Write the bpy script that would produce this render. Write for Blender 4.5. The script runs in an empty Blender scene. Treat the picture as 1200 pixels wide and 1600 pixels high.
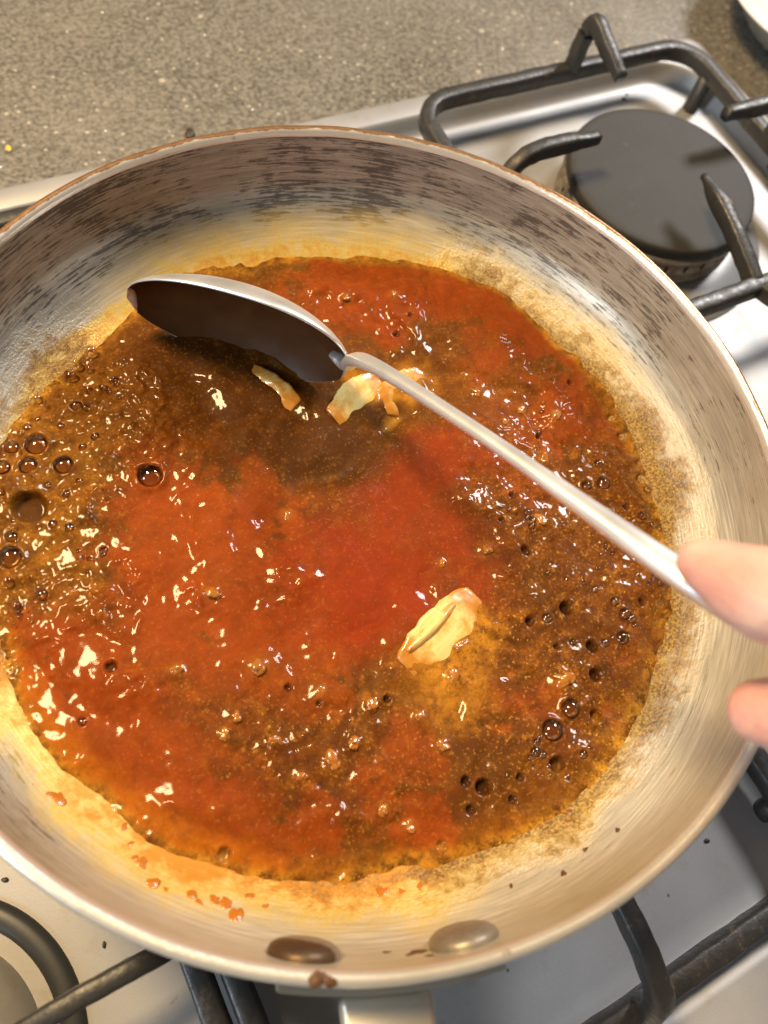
import bpy, bmesh, math, random
import numpy as np
from mathutils import Vector, Matrix

random.seed(7)
rng = np.random.default_rng(11)
S = bpy.context.scene
C = S.collection

# ------------------------------------------------------------------ camera
CAM = np.array([-0.0754068, -0.0925997, 0.2944284])
ROT = np.array([[0.8823131, 0.3541119, -0.3100456],
                [-0.4463121, 0.8386221, -0.3122795],
                [0.1494292, 0.4139054, 0.8979717]])
FPX = 1231.14                                   # focal length in photo pixels (1200 x 1600)
cd = bpy.data.cameras.new('camera')
cam = bpy.data.objects.new('camera', cd)
C.objects.link(cam)
M4 = Matrix([list(ROT[0]) + [CAM[0]], list(ROT[1]) + [CAM[1]], list(ROT[2]) + [CAM[2]], [0, 0, 0, 1]])
cam.matrix_world = M4
cd.sensor_fit = 'VERTICAL'
cd.sensor_height = 36.0
cd.sensor_width = 27.0
cd.lens = FPX / 1600 * 36.0
cd.clip_start = 0.005
cd.clip_end = 50
cd.dof.use_dof = True
cd.dof.focus_distance = 0.277
cd.dof.aperture_fstop = 8.8
S.camera = cam

# ------------------------------------------------------------------ world, lamps, exposure
W = bpy.data.worlds.new('World')
S.world = W
W.use_nodes = True
bg = W.node_tree.nodes['Background']
bg.inputs[0].default_value = (1.0, 0.95, 0.88, 1)
bg.inputs[1].default_value = 0.11
S.view_settings.view_transform = 'Standard'
S.view_settings.look = 'None'
S.view_settings.gamma = 1
S.view_settings.exposure = 0
S.render.engine = 'CYCLES'


def lamp(name, loc, target, size, power, col, shape='DISK', sy=None):
    d = bpy.data.lights.new(name, 'AREA')
    d.shape = shape
    d.size = size
    if sy:
        d.size_y = sy
    d.energy = power
    d.color = col
    o = bpy.data.objects.new(name, d)
    C.objects.link(o)
    o.location = loc
    o.rotation_euler = (Vector(target) - Vector(loc)).to_track_quat('-Z', 'Y').to_euler()
    return o


lamp('hood_lamp', (-0.30, 0.50, 1.12), (0, 0, 0.05), 0.28, 23.5, (1.0, 0.70, 0.36))
lamp('ceiling_lamp', (1.45, 0.62, 1.22), (0.05, 0, 0), 0.42, 33.0, (1.0, 0.96, 0.93))
lamp('window_light', (-1.45, -0.10, 0.78), (0, 0, 0.05), 0.32, 17.0, (0.78, 0.89, 1.0), 'RECTANGLE', 0.55)


# ------------------------------------------------------------------ helpers
def ray(px, py):
    d = np.array([(px - 600) / FPX, -(py - 800) / FPX, -1.0])
    return ROT @ d


def at(px, py, z):
    """point of the photo's pixel on the level plane z"""
    d = ray(px, py)
    return CAM + d * ((z - CAM[2]) / d[2])


def proj(P):
    d = (P - CAM) @ ROT
    return np.stack([600 + FPX * d[:, 0] / -d[:, 2], 800 - FPX * d[:, 1] / -d[:, 2]], 1)


def smooth(e0, e1, x):
    t = np.clip((x - e0) / (e1 - e0), 0, 1)
    return t * t * (3 - 2 * t)


_tab = rng.random((256, 256))


def vnoise(x, y, seed=0):
    x = x + seed * 17.31
    y = y + seed * 9.77
    xi = np.floor(x).astype(int)
    yi = np.floor(y).astype(int)
    fx = x - xi
    fy = y - yi
    fx = fx * fx * fx * (fx * (fx * 6 - 15) + 10)
    fy = fy * fy * fy * (fy * (fy * 6 - 15) + 10)
    g = lambda a, b: _tab[a % 256, b % 256]
    return (g(xi, yi) * (1 - fx) + g(xi + 1, yi) * fx) * (1 - fy) + (g(xi, yi + 1) * (1 - fx) + g(xi + 1, yi + 1) * fx) * fy


def fbm(x, y, oct=4, seed=0, gain=0.5):
    s = 0
    a = 1
    t = 0
    for k in range(oct):
        c, n = math.cos(0.6 * k), math.sin(0.6 * k)
        s = s + a * vnoise((x * c - y * n) * 2 ** k, (x * n + y * c) * 2 ** k, seed + k * 3)
        t += a
        a *= gain
    return s / t


def link(name, me, mat, parent=None):
    o = bpy.data.objects.new(name, me)
    C.objects.link(o)
    if mat and not me.materials:
        me.materials.append(mat)
    if parent:
        o.parent = parent
    return o


def tag(o, label, cat, group=None):
    o['label'] = label
    o['category'] = cat
    if group:
        o['group'] = group
    return o


def empty(name, loc=(0, 0, 0)):
    o = bpy.data.objects.new(name, None)
    C.objects.link(o)
    o.location = loc
    o.empty_display_size = 0.02
    return o


def part(name, me, mat, parent):
    """child whose mesh is given in world coordinates"""
    o = link(name, me, mat, parent)
    o.matrix_parent_inverse = Matrix.Translation(-Vector(parent.location))
    return o


def mesh_np(name, V, F, smooth_=True):
    me = bpy.data.meshes.new(name)
    me.from_pydata([tuple(v) for v in V], [], [tuple(f) for f in F])
    if smooth_:
        me.polygons.foreach_set('use_smooth', [True] * len(me.polygons))
    me.update()
    return me


def grid_faces(nu, nv, wrap_u=False):
    F = []
    for i in range(nu if wrap_u else nu - 1):
        for j in range(nv - 1):
            a = i * nv + j
            b = ((i + 1) % nu) * nv + j
            F.append((a, b, b + 1, a + 1))
    return F


def lathe(name, prof, seg, center=(0, 0, 0), cap_first=False, cap_last=False):
    """revolve (r, z) profile about the vertical through center"""
    prof = np.array(prof, float)
    n = len(prof)
    th = np.arange(seg) * 2 * math.pi / seg
    V = np.zeros((seg, n, 3))
    V[:, :, 0] = center[0] + np.cos(th)[:, None] * prof[None, :, 0]
    V[:, :, 1] = center[1] + np.sin(th)[:, None] * prof[None, :, 0]
    V[:, :, 2] = center[2] + prof[None, :, 1]
    F = grid_faces(seg, n, True)
    if cap_first:
        F.append(tuple(i * n for i in range(seg))[::-1])
    if cap_last:
        F.append(tuple(i * n + n - 1 for i in range(seg)))
    return mesh_np(name, V.reshape(-1, 3), F)


def resample(pts, step, closed=False):
    P = np.array(pts, float)
    if closed:
        P = np.vstack([P, P[:1]])
    L = np.r_[0, np.cumsum(np.linalg.norm(np.diff(P, axis=0), axis=1))]
    n = max(2, int(L[-1] / step))
    s = np.linspace(0, L[-1], n + 1)
    Q = np.stack([np.interp(s, L, P[:, k]) for k in range(3)], 1)
    return Q[:-1] if closed else Q


def chaikin(P, it=2, closed=False):
    P = np.array(P, float)
    for _ in range(it):
        if closed:
            N = np.roll(P, -1, axis=0)
            P = np.stack([P * .75 + N * .25, P * .25 + N * .75], 1).reshape(-1, 3)
        else:
            Q = [P[0]]
            for a, b in zip(P[:-1], P[1:]):
                Q += [a * .75 + b * .25, a * .25 + b * .75]
            Q.append(P[-1])
            P = np.array(Q)
    return P


def bar(name, path, w, h, closed=False, taper=None, sup=4.2, seg=16, rough=0.0):
    """sweep a rounded bar (width w level, height h) along a path; taper(t) scales it"""
    P = np.array(path, float)
    n = len(P)
    V = []
    for i in range(n):
        a = P[(i - 1) % n] if (closed or i > 0) else P[i]
        b = P[(i + 1) % n] if (closed or i < n - 1) else P[i]
        t = b - a
        t /= np.linalg.norm(t) + 1e-12
        side = np.cross(t, (0, 0, 1))
        if np.linalg.norm(side) < 0.15:
            side = prev if i else np.array([1.0, 0, 0])
        side = side / np.linalg.norm(side)
        prev = side
        up = np.cross(side, t)
        k = taper(i / max(1, n - 1)) if taper else 1.0
        for j in range(seg):
            an = 2 * math.pi * j / seg
            ca, sa = math.cos(an), math.sin(an)
            x = math.copysign(abs(ca) ** (2 / sup), ca) * w / 2 * k
            y = math.copysign(abs(sa) ** (2 / sup), sa) * h / 2 * k
            q = P[i] + side * x + up * y
            if rough:
                q = q + rough * (np.array([vnoise(q[1] * 300, q[2] * 300, 1), vnoise(q[0] * 300, q[2] * 300, 2), vnoise(q[0] * 300, q[1] * 300, 3)]) - .5)
            V.append(q)
    F = grid_faces(n, seg, closed) if closed else grid_faces(n, seg)
    # close round the section
    for i in range(n if closed else n - 1):
        a = i * seg + seg - 1
        b = ((i + 1) % n) * seg + seg - 1
        F.append((a, b, ((i + 1) % n) * seg, i * seg))
    if not closed:
        F.append(tuple(range(seg))[::-1])
        F.append(tuple((n - 1) * seg + j for j in range(seg)))
    me = mesh_np(name, V, F)
    bm = bmesh.new()
    bm.from_mesh(me)
    bmesh.ops.recalc_face_normals(bm, faces=bm.faces)
    bm.to_mesh(me)
    bm.free()
    return me


def fix_normals(me):
    bm = bmesh.new()
    bm.from_mesh(me)
    bmesh.ops.recalc_face_normals(bm, faces=bm.faces)
    bm.to_mesh(me)
    bm.free()
    return me


def lump(name, r, seed, squash=(1, 1, 1), amp=0.35, sub=3):
    bm = bmesh.new()
    bmesh.ops.create_icosphere(bm, subdivisions=sub, radius=1)
    for v in bm.verts:
        c = v.co
        n = fbm(np.array([c.x * 1.3 + 5]), np.array([c.y * 1.3 + c.z * 1.7]), 3, seed)[0] - .5
        v.co = Vector((c.x * squash[0], c.y * squash[1], c.z * squash[2])) * r * (1 + amp * 2 * n)
    me = bpy.data.meshes.new(name)
    bm.to_mesh(me)
    bm.free()
    me.polygons.foreach_set('use_smooth', [True] * len(me.polygons))
    return me


def fattr(me, name, arr):
    a = me.attributes.new(name, 'FLOAT', 'POINT')
    a.data.foreach_set('value', np.asarray(arr, np.float32).ravel())


def vattr(me, name, arr):
    a = me.attributes.new(name, 'FLOAT_VECTOR', 'POINT')
    a.data.foreach_set('vector', np.asarray(arr, np.float32).ravel())


def cattr(me, name, arr):
    a = me.attributes.new(name, 'FLOAT_COLOR', 'POINT')
    a.data.foreach_set('color', np.c_[arr, np.ones(len(arr))].astype(np.float32).ravel())


# ------------------------------------------------------------------ material helper
class NT:
    def __init__(s, name):
        s.m = bpy.data.materials.new(name)
        s.m.use_nodes = True
        s.t = s.m.node_tree
        s.b = s.t.nodes['Principled BSDF']
        s.out = s.t.nodes['Material Output']

    def n(s, typ, **kw):
        o = s.t.nodes.new(typ)
        for k, v in kw.items():
            setattr(o, k, v)
        return o

    def l(s, a, b):
        s.t.links.new(a, b)

    def set(s, **kw):
        for k, v in kw.items():
            s.b.inputs[k.replace('_', ' ')].default_value = v
        return s

    def coord(s):
        return s.n('ShaderNodeTexCoord').outputs['Object']

    def geo(s):
        return s.n('ShaderNodeNewGeometry').outputs['Position']

    def attr(s, name, out='Fac'):
        a = s.n('ShaderNodeAttribute')
        a.attribute_name = name
        return a.outputs[out]

    def mapping(s, v, scale=(1, 1, 1), rot=(0, 0, 0)):
        m = s.n('ShaderNodeMapping')
        m.inputs['Scale'].default_value = scale
        m.inputs['Rotation'].default_value = rot
        s.l(v, m.inputs['Vector'])
        return m.outputs[0]

    def noise(s, v, scale, detail=4, rough=.5, dist=0):
        o = s.n('ShaderNodeTexNoise')
        o.inputs['Scale'].default_value = scale
        o.inputs['Detail'].default_value = detail
        o.inputs['Roughness'].default_value = rough
        o.inputs['Distortion'].default_value = dist
        s.l(v, o.inputs['Vector'])
        return o.outputs['Fac']

    def voro(s, v, scale, rand=1, feature='F1'):
        o = s.n('ShaderNodeTexVoronoi')
        o.feature = feature
        o.inputs['Scale'].default_value = scale
        o.inputs['Randomness'].default_value = rand
        s.l(v, o.inputs['Vector'])
        return o

    def ramp(s, f, stops, mode='LINEAR'):
        o = s.n('ShaderNodeValToRGB')
        o.color_ramp.interpolation = mode
        e = o.color_ramp.elements
        while len(e) < len(stops):
            e.new(0.5)
        for x, (p, c) in zip(e, stops):
            x.position = p
            x.color = (c, c, c, 1) if not hasattr(c, '__len__') else (*c, 1)
        s.l(f, o.inputs[0])
        return o.outputs[0]

    def math(s, op, a, b=None, clamp=False):
        o = s.n('ShaderNodeMath')
        o.operation = op
        o.use_clamp = clamp
        for i, x in enumerate((a, b)):
            if x is None:
                continue
            if isinstance(x, (int, float)):
                o.inputs[i].default_value = x
            else:
                s.l(x, o.inputs[i])
        return o.outputs[0]

    def mix(s, f, a, b, mode='MIX'):
        o = s.n('ShaderNodeMix')
        o.data_type = 'RGBA'
        o.blend_type = mode
        for i, x in ((0, f), (6, a), (7, b)):
            if isinstance(x, (int, float)):
                o.inputs[i].default_value = x
            elif isinstance(x, tuple):
                o.inputs[i].default_value = (*x, 1)
            else:
                s.l(x, o.inputs[i])
        return o.outputs[2]

    def bump(s, h, strength, dist, prev=None):
        o = s.n('ShaderNodeBump')
        o.inputs['Strength'].default_value = strength
        o.inputs['Distance'].default_value = dist
        s.l(h, o.inputs['Height'])
        if prev:
            s.l(prev, o.inputs['Normal'])
        s.l(o.outputs[0], s.b.inputs['Normal'])
        return o.outputs[0]

    def col(s, c):
        s.l(c, s.b.inputs['Base Color'])

    def rough(s, c):
        s.l(c, s.b.inputs['Roughness'])


# ---- worktop: speckled taupe laminate
k = NT('worktop_laminate')
p = k.coord()
big = k.noise(p, 7, 3)
med = k.noise(p, 430, 4, .68)
fine = k.noise(p, 1300, 2, .6)
stre = k.noise(k.mapping(p, (90, 320, 1), (0, 0, .5)), 1, 4, .65)
c = k.mix(k.ramp(med, [(.36, 0), (.62, 1)]), (.060, .055, .045), (.225, .21, .175))
c = k.mix(k.ramp(big, [(.35, 0), (.7, .35)]), c, (.235, .215, .18))
c = k.mix(k.ramp(stre, [(.56, 0), (.66, .55)]), c, (.085, .075, .06))
c = k.mix(k.ramp(fine, [(.62, 0), (.7, .7)]), c, (.07, .06, .045))
vo = k.voro(p, 210)
sp = k.math('MULTIPLY', k.ramp(vo.outputs['Distance'], [(.16, 1), (.24, 0)]), k.ramp(k.voro(p, 210).outputs['Color'], [(.66, 0), (.7, 1)]))
c = k.mix(k.math('MULTIPLY', sp, .55), c, (.58, .52, .41))
vo2 = k.voro(p, 95)
sp2 = k.math('MULTIPLY', k.ramp(vo2.outputs['Distance'], [(.12, 1), (.2, 0)]), k.ramp(vo2.outputs['Color'], [(.78, 0), (.82, 1)]))
c = k.mix(k.math('MULTIPLY', sp2, .7), c, (.50, .45, .36))
k.col(c)
k.rough(k.ramp(k.noise(p, 14, 5, .7), [(.35, .30), (.7, .55)]))
k.bump(k.mix(.5, med, fine), .3, .0006)
M_top = k.m

# ---- hob: satin steel
k = NT('satin_steel')
p = k.coord()
g = k.noise(p, 1500, 2, .6)
g2 = k.noise(p, 18, 4, .6)
c = k.mix(g2, (.29, .29, .29), (.36, .36, .365))
c = k.mix(k.ramp(g, [(.3, 0), (.7, .25)]), c, (.42, .42, .42))
sm = k.noise(p, 55, 5, .7)
c = k.mix(k.ramp(sm, [(.58, 0), (.72, .5)]), c, (.27, .23, .17))
c = k.mix(k.ramp(k.noise(p, 24, 6, .75, 1.0), [(.66, 0), (.70, .55)]), c, (.20, .14, .08))
vo = k.voro(p, 120)
dot = k.math('MULTIPLY', k.ramp(vo.outputs['Distance'], [(.05, 1), (.09, 0)]), k.ramp(vo.outputs['Color'], [(.7, 0), (.74, .8)]))
c = k.mix(dot, c, (.10, .075, .05))
k.col(c)
k.set(Metallic=.42)
k.rough(k.ramp(g2, [(.3, .44), (.75, .56)]))
k.bump(g, .10, .0003)
M_steel = k.m

# ---- cast iron / enamel
k = NT('cast_iron')
p = k.coord()
n1 = k.noise(p, 420, 4, .6)
n2 = k.noise(p, 60, 4, .6)
c = k.mix(n2, (.018, .0175, .017), (.045, .043, .040))
c = k.mix(k.ramp(k.noise(p, 130, 5, .7), [(.60, 0), (.72, .8)]), c, (.13, .095, .06))
k.col(c)
k.rough(k.ramp(n1, [(.3, .30), (.7, .55)]))
k.bump(n1, .35, .0006)
M_iron = k.m

k = NT('burner_cap_enamel')
p = k.coord()
n1 = k.noise(p, 700, 3, .6)
c = k.mix(k.noise(p, 45, 4, .6), (.020, .021, .021), (.034, .034, .033))
c = k.mix(k.ramp(k.noise(p, 160, 5, .75), [(.62, 0), (.72, .6)]), c, (.085, .080, .072))
c = k.mix(k.ramp(k.noise(p, 30, 5, .7, .6), [(.60, 0), (.72, .5)]), c, (.010, .010, .010))
k.col(c)
k.set(Roughness=.7)
k.bump(n1, .3, .0004)
M_cap = k.m

k = NT('burner_alloy')
p = k.coord()
c = k.mix(k.ramp(k.noise(p, 90, 5, .7), [(.4, 0), (.65, 1)]), (.40, .36, .31), (.16, .10, .06))
k.col(c)
k.set(Metallic=.7, Roughness=.42)
M_alloy = k.m

k = NT('dark_reflection')  # dark colour stands in for what the curved steel reflects
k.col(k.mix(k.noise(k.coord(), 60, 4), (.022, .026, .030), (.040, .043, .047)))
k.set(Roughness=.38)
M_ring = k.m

# ---- pan aluminium (wall masks come with the mesh)
k = NT('worn_aluminium')
br = k.attr('brush', 'Vector')
pos = k.coord()
s1 = k.noise(k.mapping(br, (9, 9, 1100)), 1, 4, .6)
s2 = k.noise(k.mapping(br, (5, 5, 2600)), 1, 3, .6)
s3 = k.noise(k.mapping(br, (10, 10, 1150)), 1, 6, .74)
s4 = k.noise(k.mapping(br, (2.5, 2.5, 330)), 1, 4, .6)
blot = k.noise(pos, 55, 5, .65)
fine = k.noise(pos, 1050, 4, .7)
mid = k.noise(pos, 260, 4, .65)
c = k.mix(k.ramp(s1, [(.3, 0), (.7, 1)]), (.36, .325, .25), (.57, .52, .41))
c = k.mix(k.ramp(s2, [(.52, 0), (.70, .65)]), c, (.86, .82, .72))
c = k.mix(k.ramp(blot, [(.45, 0), (.75, .3)]), c, (.50, .40, .26))
burn = k.attr('burn')
f1 = k.math('ADD', k.math('MULTIPLY', s3, .95), k.math('MULTIPLY', blot, .45))
f1 = k.math('ADD', k.math('ADD', s3, k.math('MULTIPLY', k.math('SUBTRACT', blot, .5), .55)), k.math('MULTIPLY', k.math('SUBTRACT', burn, 1.0), .22))
c = k.mix(k.math('MULTIPLY', burn, k.ramp(s4, [(.32, .80), (.66, .25)])), c, (.235, .215, .18))
c = k.mix(k.ramp(f1, [(.52, 0), (.545, .85)]), c, (.055, .043, .036))
heat = k.attr('heat')
c = k.mix(k.math('MULTIPLY', heat, k.ramp(s1, [(.3, .35), (.7, .9)])), c, (.30, .17, .115))
film = k.attr('film')
gr = k.math('ADD', k.math('MULTIPLY', mid, .6), k.math('MULTIPLY', blot, .4))
f2 = k.math('MULTIPLY', film, k.ramp(gr, [(.36, .45), (.60, 1.15)]))
c = k.mix(k.ramp(f2, [(.02, 0), (.55, .85)]), c, k.mix(k.ramp(fine, [(.4, 0), (.6, .6)]), (.66, .44, .06), (.74, .56, .16)))
c = k.mix(k.ramp(f2, [(.55, 0), (1.15, .9)]), c, (.56, .22, .012))
crust = k.attr('crust')
f3 = k.math('ADD', k.math('MULTIPLY', crust, .46), k.math('ADD', k.math('MULTIPLY', mid, .55), k.math('MULTIPLY', fine, .55)))
f3 = k.math('MULTIPLY', f3, k.ramp(crust, [(.02, 0), (.12, 1)]))
f3 = k.math('ADD', f3, k.math('MULTIPLY', k.math('SUBTRACT', s4, .5), .35))
f3 = k.math('ADD', f3, k.math('MULTIPLY', k.math('SUBTRACT', blot, .5), .35))
cr = k.ramp(f3, [(.80, 0), (.93, 1)])
c = k.mix(k.math('MULTIPLY', cr, .85), c, k.mix(k.ramp(fine, [(.44, 0), (.60, 1)]), (.085, .036, .007), (.46, .27, .06)))
k.col(c)
dark = k.math('MAXIMUM', k.ramp(f1, [(.52, 0), (.545, 1)]), k.math('MULTIPLY', cr, .8))
k.l(k.math('SUBTRACT', .32, k.math('MULTIPLY', dark, .28)), k.b.inputs['Metallic'])
k.rough(k.math('SUBTRACT', k.ramp(s1, [(.3, .28), (.7, .44)]), k.math('MULTIPLY', crust, .1)))
b1 = k.bump(s2, .22, .0003)
b2 = k.bump(k.math('MULTIPLY', k.mix(.5, mid, fine), k.math('ADD', k.math('MULTIPLY', crust, 1.0), .04)), .9, .0016, b1)
M_alu = k.m

# rim outside: browned
k = NT('rim_aluminium')
br = k.attr('brush', 'Vector')
pos = k.coord()
c = k.mix(k.noise(k.mapping(br, (8, 8, 200)), 1, 4), (.66, .61, .52), (.80, .77, .70))
rb = k.attr('rust')
f1 = k.math('ADD', k.noise(pos, 160, 5, .7), k.math('MULTIPLY', k.math('SUBTRACT', rb, .5), .6))
c = k.mix(k.ramp(f1, [(.42, 0), (.56, .92)]), c, k.mix(k.noise(pos, 420, 4), (.10, .045, .018), (.42, .20, .06)))
k.col(c)
k.set(Metallic=.6, Roughness=.33)
k.bump(k.noise(pos, 400, 3), .3, .0004)
M_rim = k.m

k = NT('rivet_metal')
pos = k.coord()
c = k.mix(k.noise(pos, 300, 5, .7), (.20, .175, .145), (.40, .36, .30))
st = k.attr('stain')
c = k.mix(k.ramp(k.math('ADD', st, k.math('MULTIPLY', k.math('SUBTRACT', k.noise(pos, 130, 3), .5), .5)), [(.45, 0), (.53, .9)]), c, (.085, .045, .018))
k.col(c)
k.set(Metallic=.6, Roughness=.45)
k.bump(k.noise(pos, 500, 4), .3, .0005)
M_rivet = k.m

k = NT('handle_steel')
pos = k.coord()
k.col(k.mix(k.noise(k.mapping(pos, (20, 500, 20)), 1, 4), (.58, .55, .48), (.74, .71, .64)))
k.set(Metallic=.75, Roughness=.34)
M_handle = k.m

k = NT('spoon_steel')
pos = k.coord()
k.col(k.mix(k.noise(pos, 80, 4), (.80, .80, .80), (.90, .90, .90)))
k.set(Metallic=.8)
k.rough(k.ramp(k.noise(pos, 60, 4), [(.3, .33), (.7, .45)]))
M_spoon = k.m

# ---- sauce
k = NT('tomato_oil_sauce')
pos = k.coord()
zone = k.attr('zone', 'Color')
speck = k.attr('grain')
n1 = k.noise(pos, 260, 5, .70, .3)
n2 = k.noise(pos, 900, 3, .65)
n3 = k.noise(pos, 75, 5, .65, .8)
n4 = k.noise(pos, 130, 5, .72, .5)
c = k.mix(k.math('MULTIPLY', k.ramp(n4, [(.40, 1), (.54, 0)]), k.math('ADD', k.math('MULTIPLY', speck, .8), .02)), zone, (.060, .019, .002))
c = k.mix(k.math('MULTIPLY', k.ramp(n1, [(.36, 1), (.50, 0)]), k.math('ADD', k.math('MULTIPLY', speck, .8), .06)), c, (.045, .015, .002))
c = k.mix(k.math('MULTIPLY', k.ramp(n1, [(.55, 0), (.68, 1)]), k.math('MULTIPLY', speck, .95)), c, (.40, .150, .014))
c = k.mix(k.math('MULTIPLY', k.ramp(n2, [(.58, 0), (.68, 1)]), k.math('ADD', k.math('MULTIPLY', speck, .9), .04)), c, (.58, .29, .045))
c = k.mix(k.math('MULTIPLY', k.ramp(n2, [(.32, 1), (.42, 0)]), k.math('MULTIPLY', speck, .9)), c, (.030, .010, .002))
c = k.mix(k.math('MULTIPLY', k.ramp(n3, [(.36, 1), (.60, 0)]), k.math('ADD', k.math('MULTIPLY', speck, .7), .16)), c, (.095, .024, .003))
k.col(c)
k.set(Roughness=.55, IOR=1.33, Coat_Weight=.5, Coat_Roughness=.085, Coat_IOR=1.36)
k.b.inputs['Specular IOR Level'].default_value = .12
b1 = k.bump(k.math('MULTIPLY', n1, k.math('ADD', speck, .02)), .5, .0008)
b2 = k.bump(k.math('MULTIPLY', n2, k.math('ADD', speck, .02)), .3, .0004, b1)
M_sauce = k.m

# thin oil bubble film
k = NT('oil_bubble_film')
t = k.t
t.nodes.remove(k.b)
tr = k.n('ShaderNodeBsdfTransparent')
tr.inputs[0].default_value = (.88, .74, .52, 1)
gl = k.n('ShaderNodeBsdfGlossy')
gl.inputs['Roughness'].default_value = .05
gl.inputs[0].default_value = (1, .95, .88, 1)
fr = k.n('ShaderNodeFresnel')
fr.inputs[0].default_value = 1.5
mx = k.n('ShaderNodeMixShader')
k.l(k.math('MULTIPLY', fr.outputs[0], 1.6, True), mx.inputs[0])
k.l(tr.outputs[0], mx.inputs[1])
k.l(gl.outputs[0], mx.inputs[2])
k.l(mx.outputs[0], k.out.inputs[0])
M_bub = k.m

k = NT('sauce_drop')
k.col(k.mix(k.noise(k.coord(), 300, 3), (.34, .095, .008), (.52, .19, .016)))
k.set(Roughness=.2, Coat_Weight=.8, Coat_Roughness=.06)
M_drop = k.m

k = NT('burnt_drop')
k.col(k.mix(k.noise(k.coord(), 400, 3), (.05, .022, .01), (.14, .06, .02)))
k.set(Roughness=.45)
M_burnt = k.m

k = NT('sauce_shade_film')  # sauce brown that also puts the bowl's inner shade into the colour
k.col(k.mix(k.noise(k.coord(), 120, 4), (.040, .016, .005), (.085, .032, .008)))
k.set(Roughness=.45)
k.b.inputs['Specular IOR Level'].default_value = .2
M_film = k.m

k = NT('onion_flesh')
pos = k.coord()
n1 = k.noise(pos, 220, 4, .65)
st = k.noise(k.mapping(pos, (60, 900, 200)), 1, 3)
c = k.mix(st, (.64, .45, .12), (.80, .66, .30))
c = k.mix(k.ramp(n1, [(.48, 0), (.68, .85)]), c, (.62, .33, .04))
wet = k.attr('wet')
c = k.mix(k.ramp(k.math('ADD', wet, k.math('MULTIPLY', k.math('SUBTRACT', n1, .5), 1.1)), [(.25, 0), (.9, .95)]), c, (.46, .18, .013))
k.col(c)
k.set(Roughness=.3, Coat_Weight=.7, Coat_Roughness=.08)
k.b.inputs['Subsurface Weight'].default_value = .3
k.b.inputs['Subsurface Radius'].default_value = (.003, .002, .0008)
k.b.inputs['Subsurface Scale'].default_value = 1.0
k.bump(n1, .25, .0004)
M_onion = k.m

k = NT('garlic_lump')
pos = k.coord()
k.col(k.mix(k.noise(pos, 300, 4), (.24, .070, .007), (.44, .17, .016)))
k.set(Roughness=.25, Coat_Weight=1, Coat_Roughness=.05)
k.bump(k.noise(pos, 500, 3), .3, .0005)
M_garlic = k.m

k = NT('skin')
pos = k.coord()
n1 = k.noise(pos, 60, 4)
c = k.mix(k.ramp(n1, [(.35, 0), (.65, 1)]), (.66, .33, .27), (.76, .50, .41))
c = k.mix(k.ramp(k.noise(pos, 350, 4, .7), [(.5, 0), (.75, .35)]), c, (.58, .27, .20))
k.col(c)
k.set(Roughness=.48)
k.b.inputs['Subsurface Weight'].default_value = .25
k.b.inputs['Subsurface Radius'].default_value = (.006, .002, .001)
k.b.inputs['Subsurface Scale'].default_value = 1.0
k.bump(k.noise(k.mapping(pos, (900, 350, 350)), 1, 4, .65), .6, .0008)
M_skin = k.m

k = NT('fingernail')
k.col(k.mix(k.noise(k.coord(), 90, 2), (.64, .34, .22), (.70, .41, .29)))
k.set(Roughness=.4)
M_nail = k.m

k = NT('white_ceramic')
k.col(k.mix(k.noise(k.coord(), 20, 2), (.78, .79, .77), (.84, .84, .82)))
k.set(Roughness=.15, Coat_Weight=.6)
M_white = k.m

k = NT('yellow_crumb')
k.col(k.mix(k.noise(k.coord(), 600, 2), (.62, .42, .04), (.75, .55, .10)))
M_yel = k.m
k = NT('dark_crumb')
k.col(k.mix(k.noise(k.coord(), 600, 2), (.02, .015, .01), (.06, .045, .03)))
M_dk = k.m

# ------------------------------------------------------------------ worktop
ZT = -0.004
ox = [(-1.2, -.75), (1.4, -.75), (1.4, 1.3), (-1.2, 1.3)]
ix = [(-.378, -.262), (.3505, -.262), (.3505, .2225), (-.378, .2225)]
V = [(x, y, ZT) for x, y in ox] + [(x, y, ZT) for x, y in ix] + [(x, y, ZT - .04) for x, y in ox] + [(x, y, ZT - .04) for x, y in ix]
F = []
for a in range(4):
    b = (a + 1) % 4
    F += [(a, b, 4 + b, 4 + a), (8 + a, 12 + a, 12 + b, 8 + b), (a, 8 + a, 8 + b, b), (4 + a, 4 + b, 12 + b, 12 + a)]
me = fix_normals(mesh_np('worktop', V, F, False))
o = link('worktop', me, M_top)
o['kind'] = 'structure'

# ------------------------------------------------------------------ hob plate with a pressed well
HX0, HX1, HY0, HY1 = -0.39, 0.3615, -0.272, 0.2295


def rrect(x0, x1, y0, y1, r, z, n=10, m=14):
    P = []
    for cx, cy, a0 in ((x1 - r, y1 - r, 0), (x0 + r, y1 - r, 90), (x0 + r, y0 + r, 180), (x1 - r, y0 + r, 270)):
        for i in range(n + 1):
            a = math.radians(a0 + 90 * i / n)
            P.append((cx + r * math.cos(a), cy + r * math.sin(a), z))
    return np.array(P)


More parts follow.
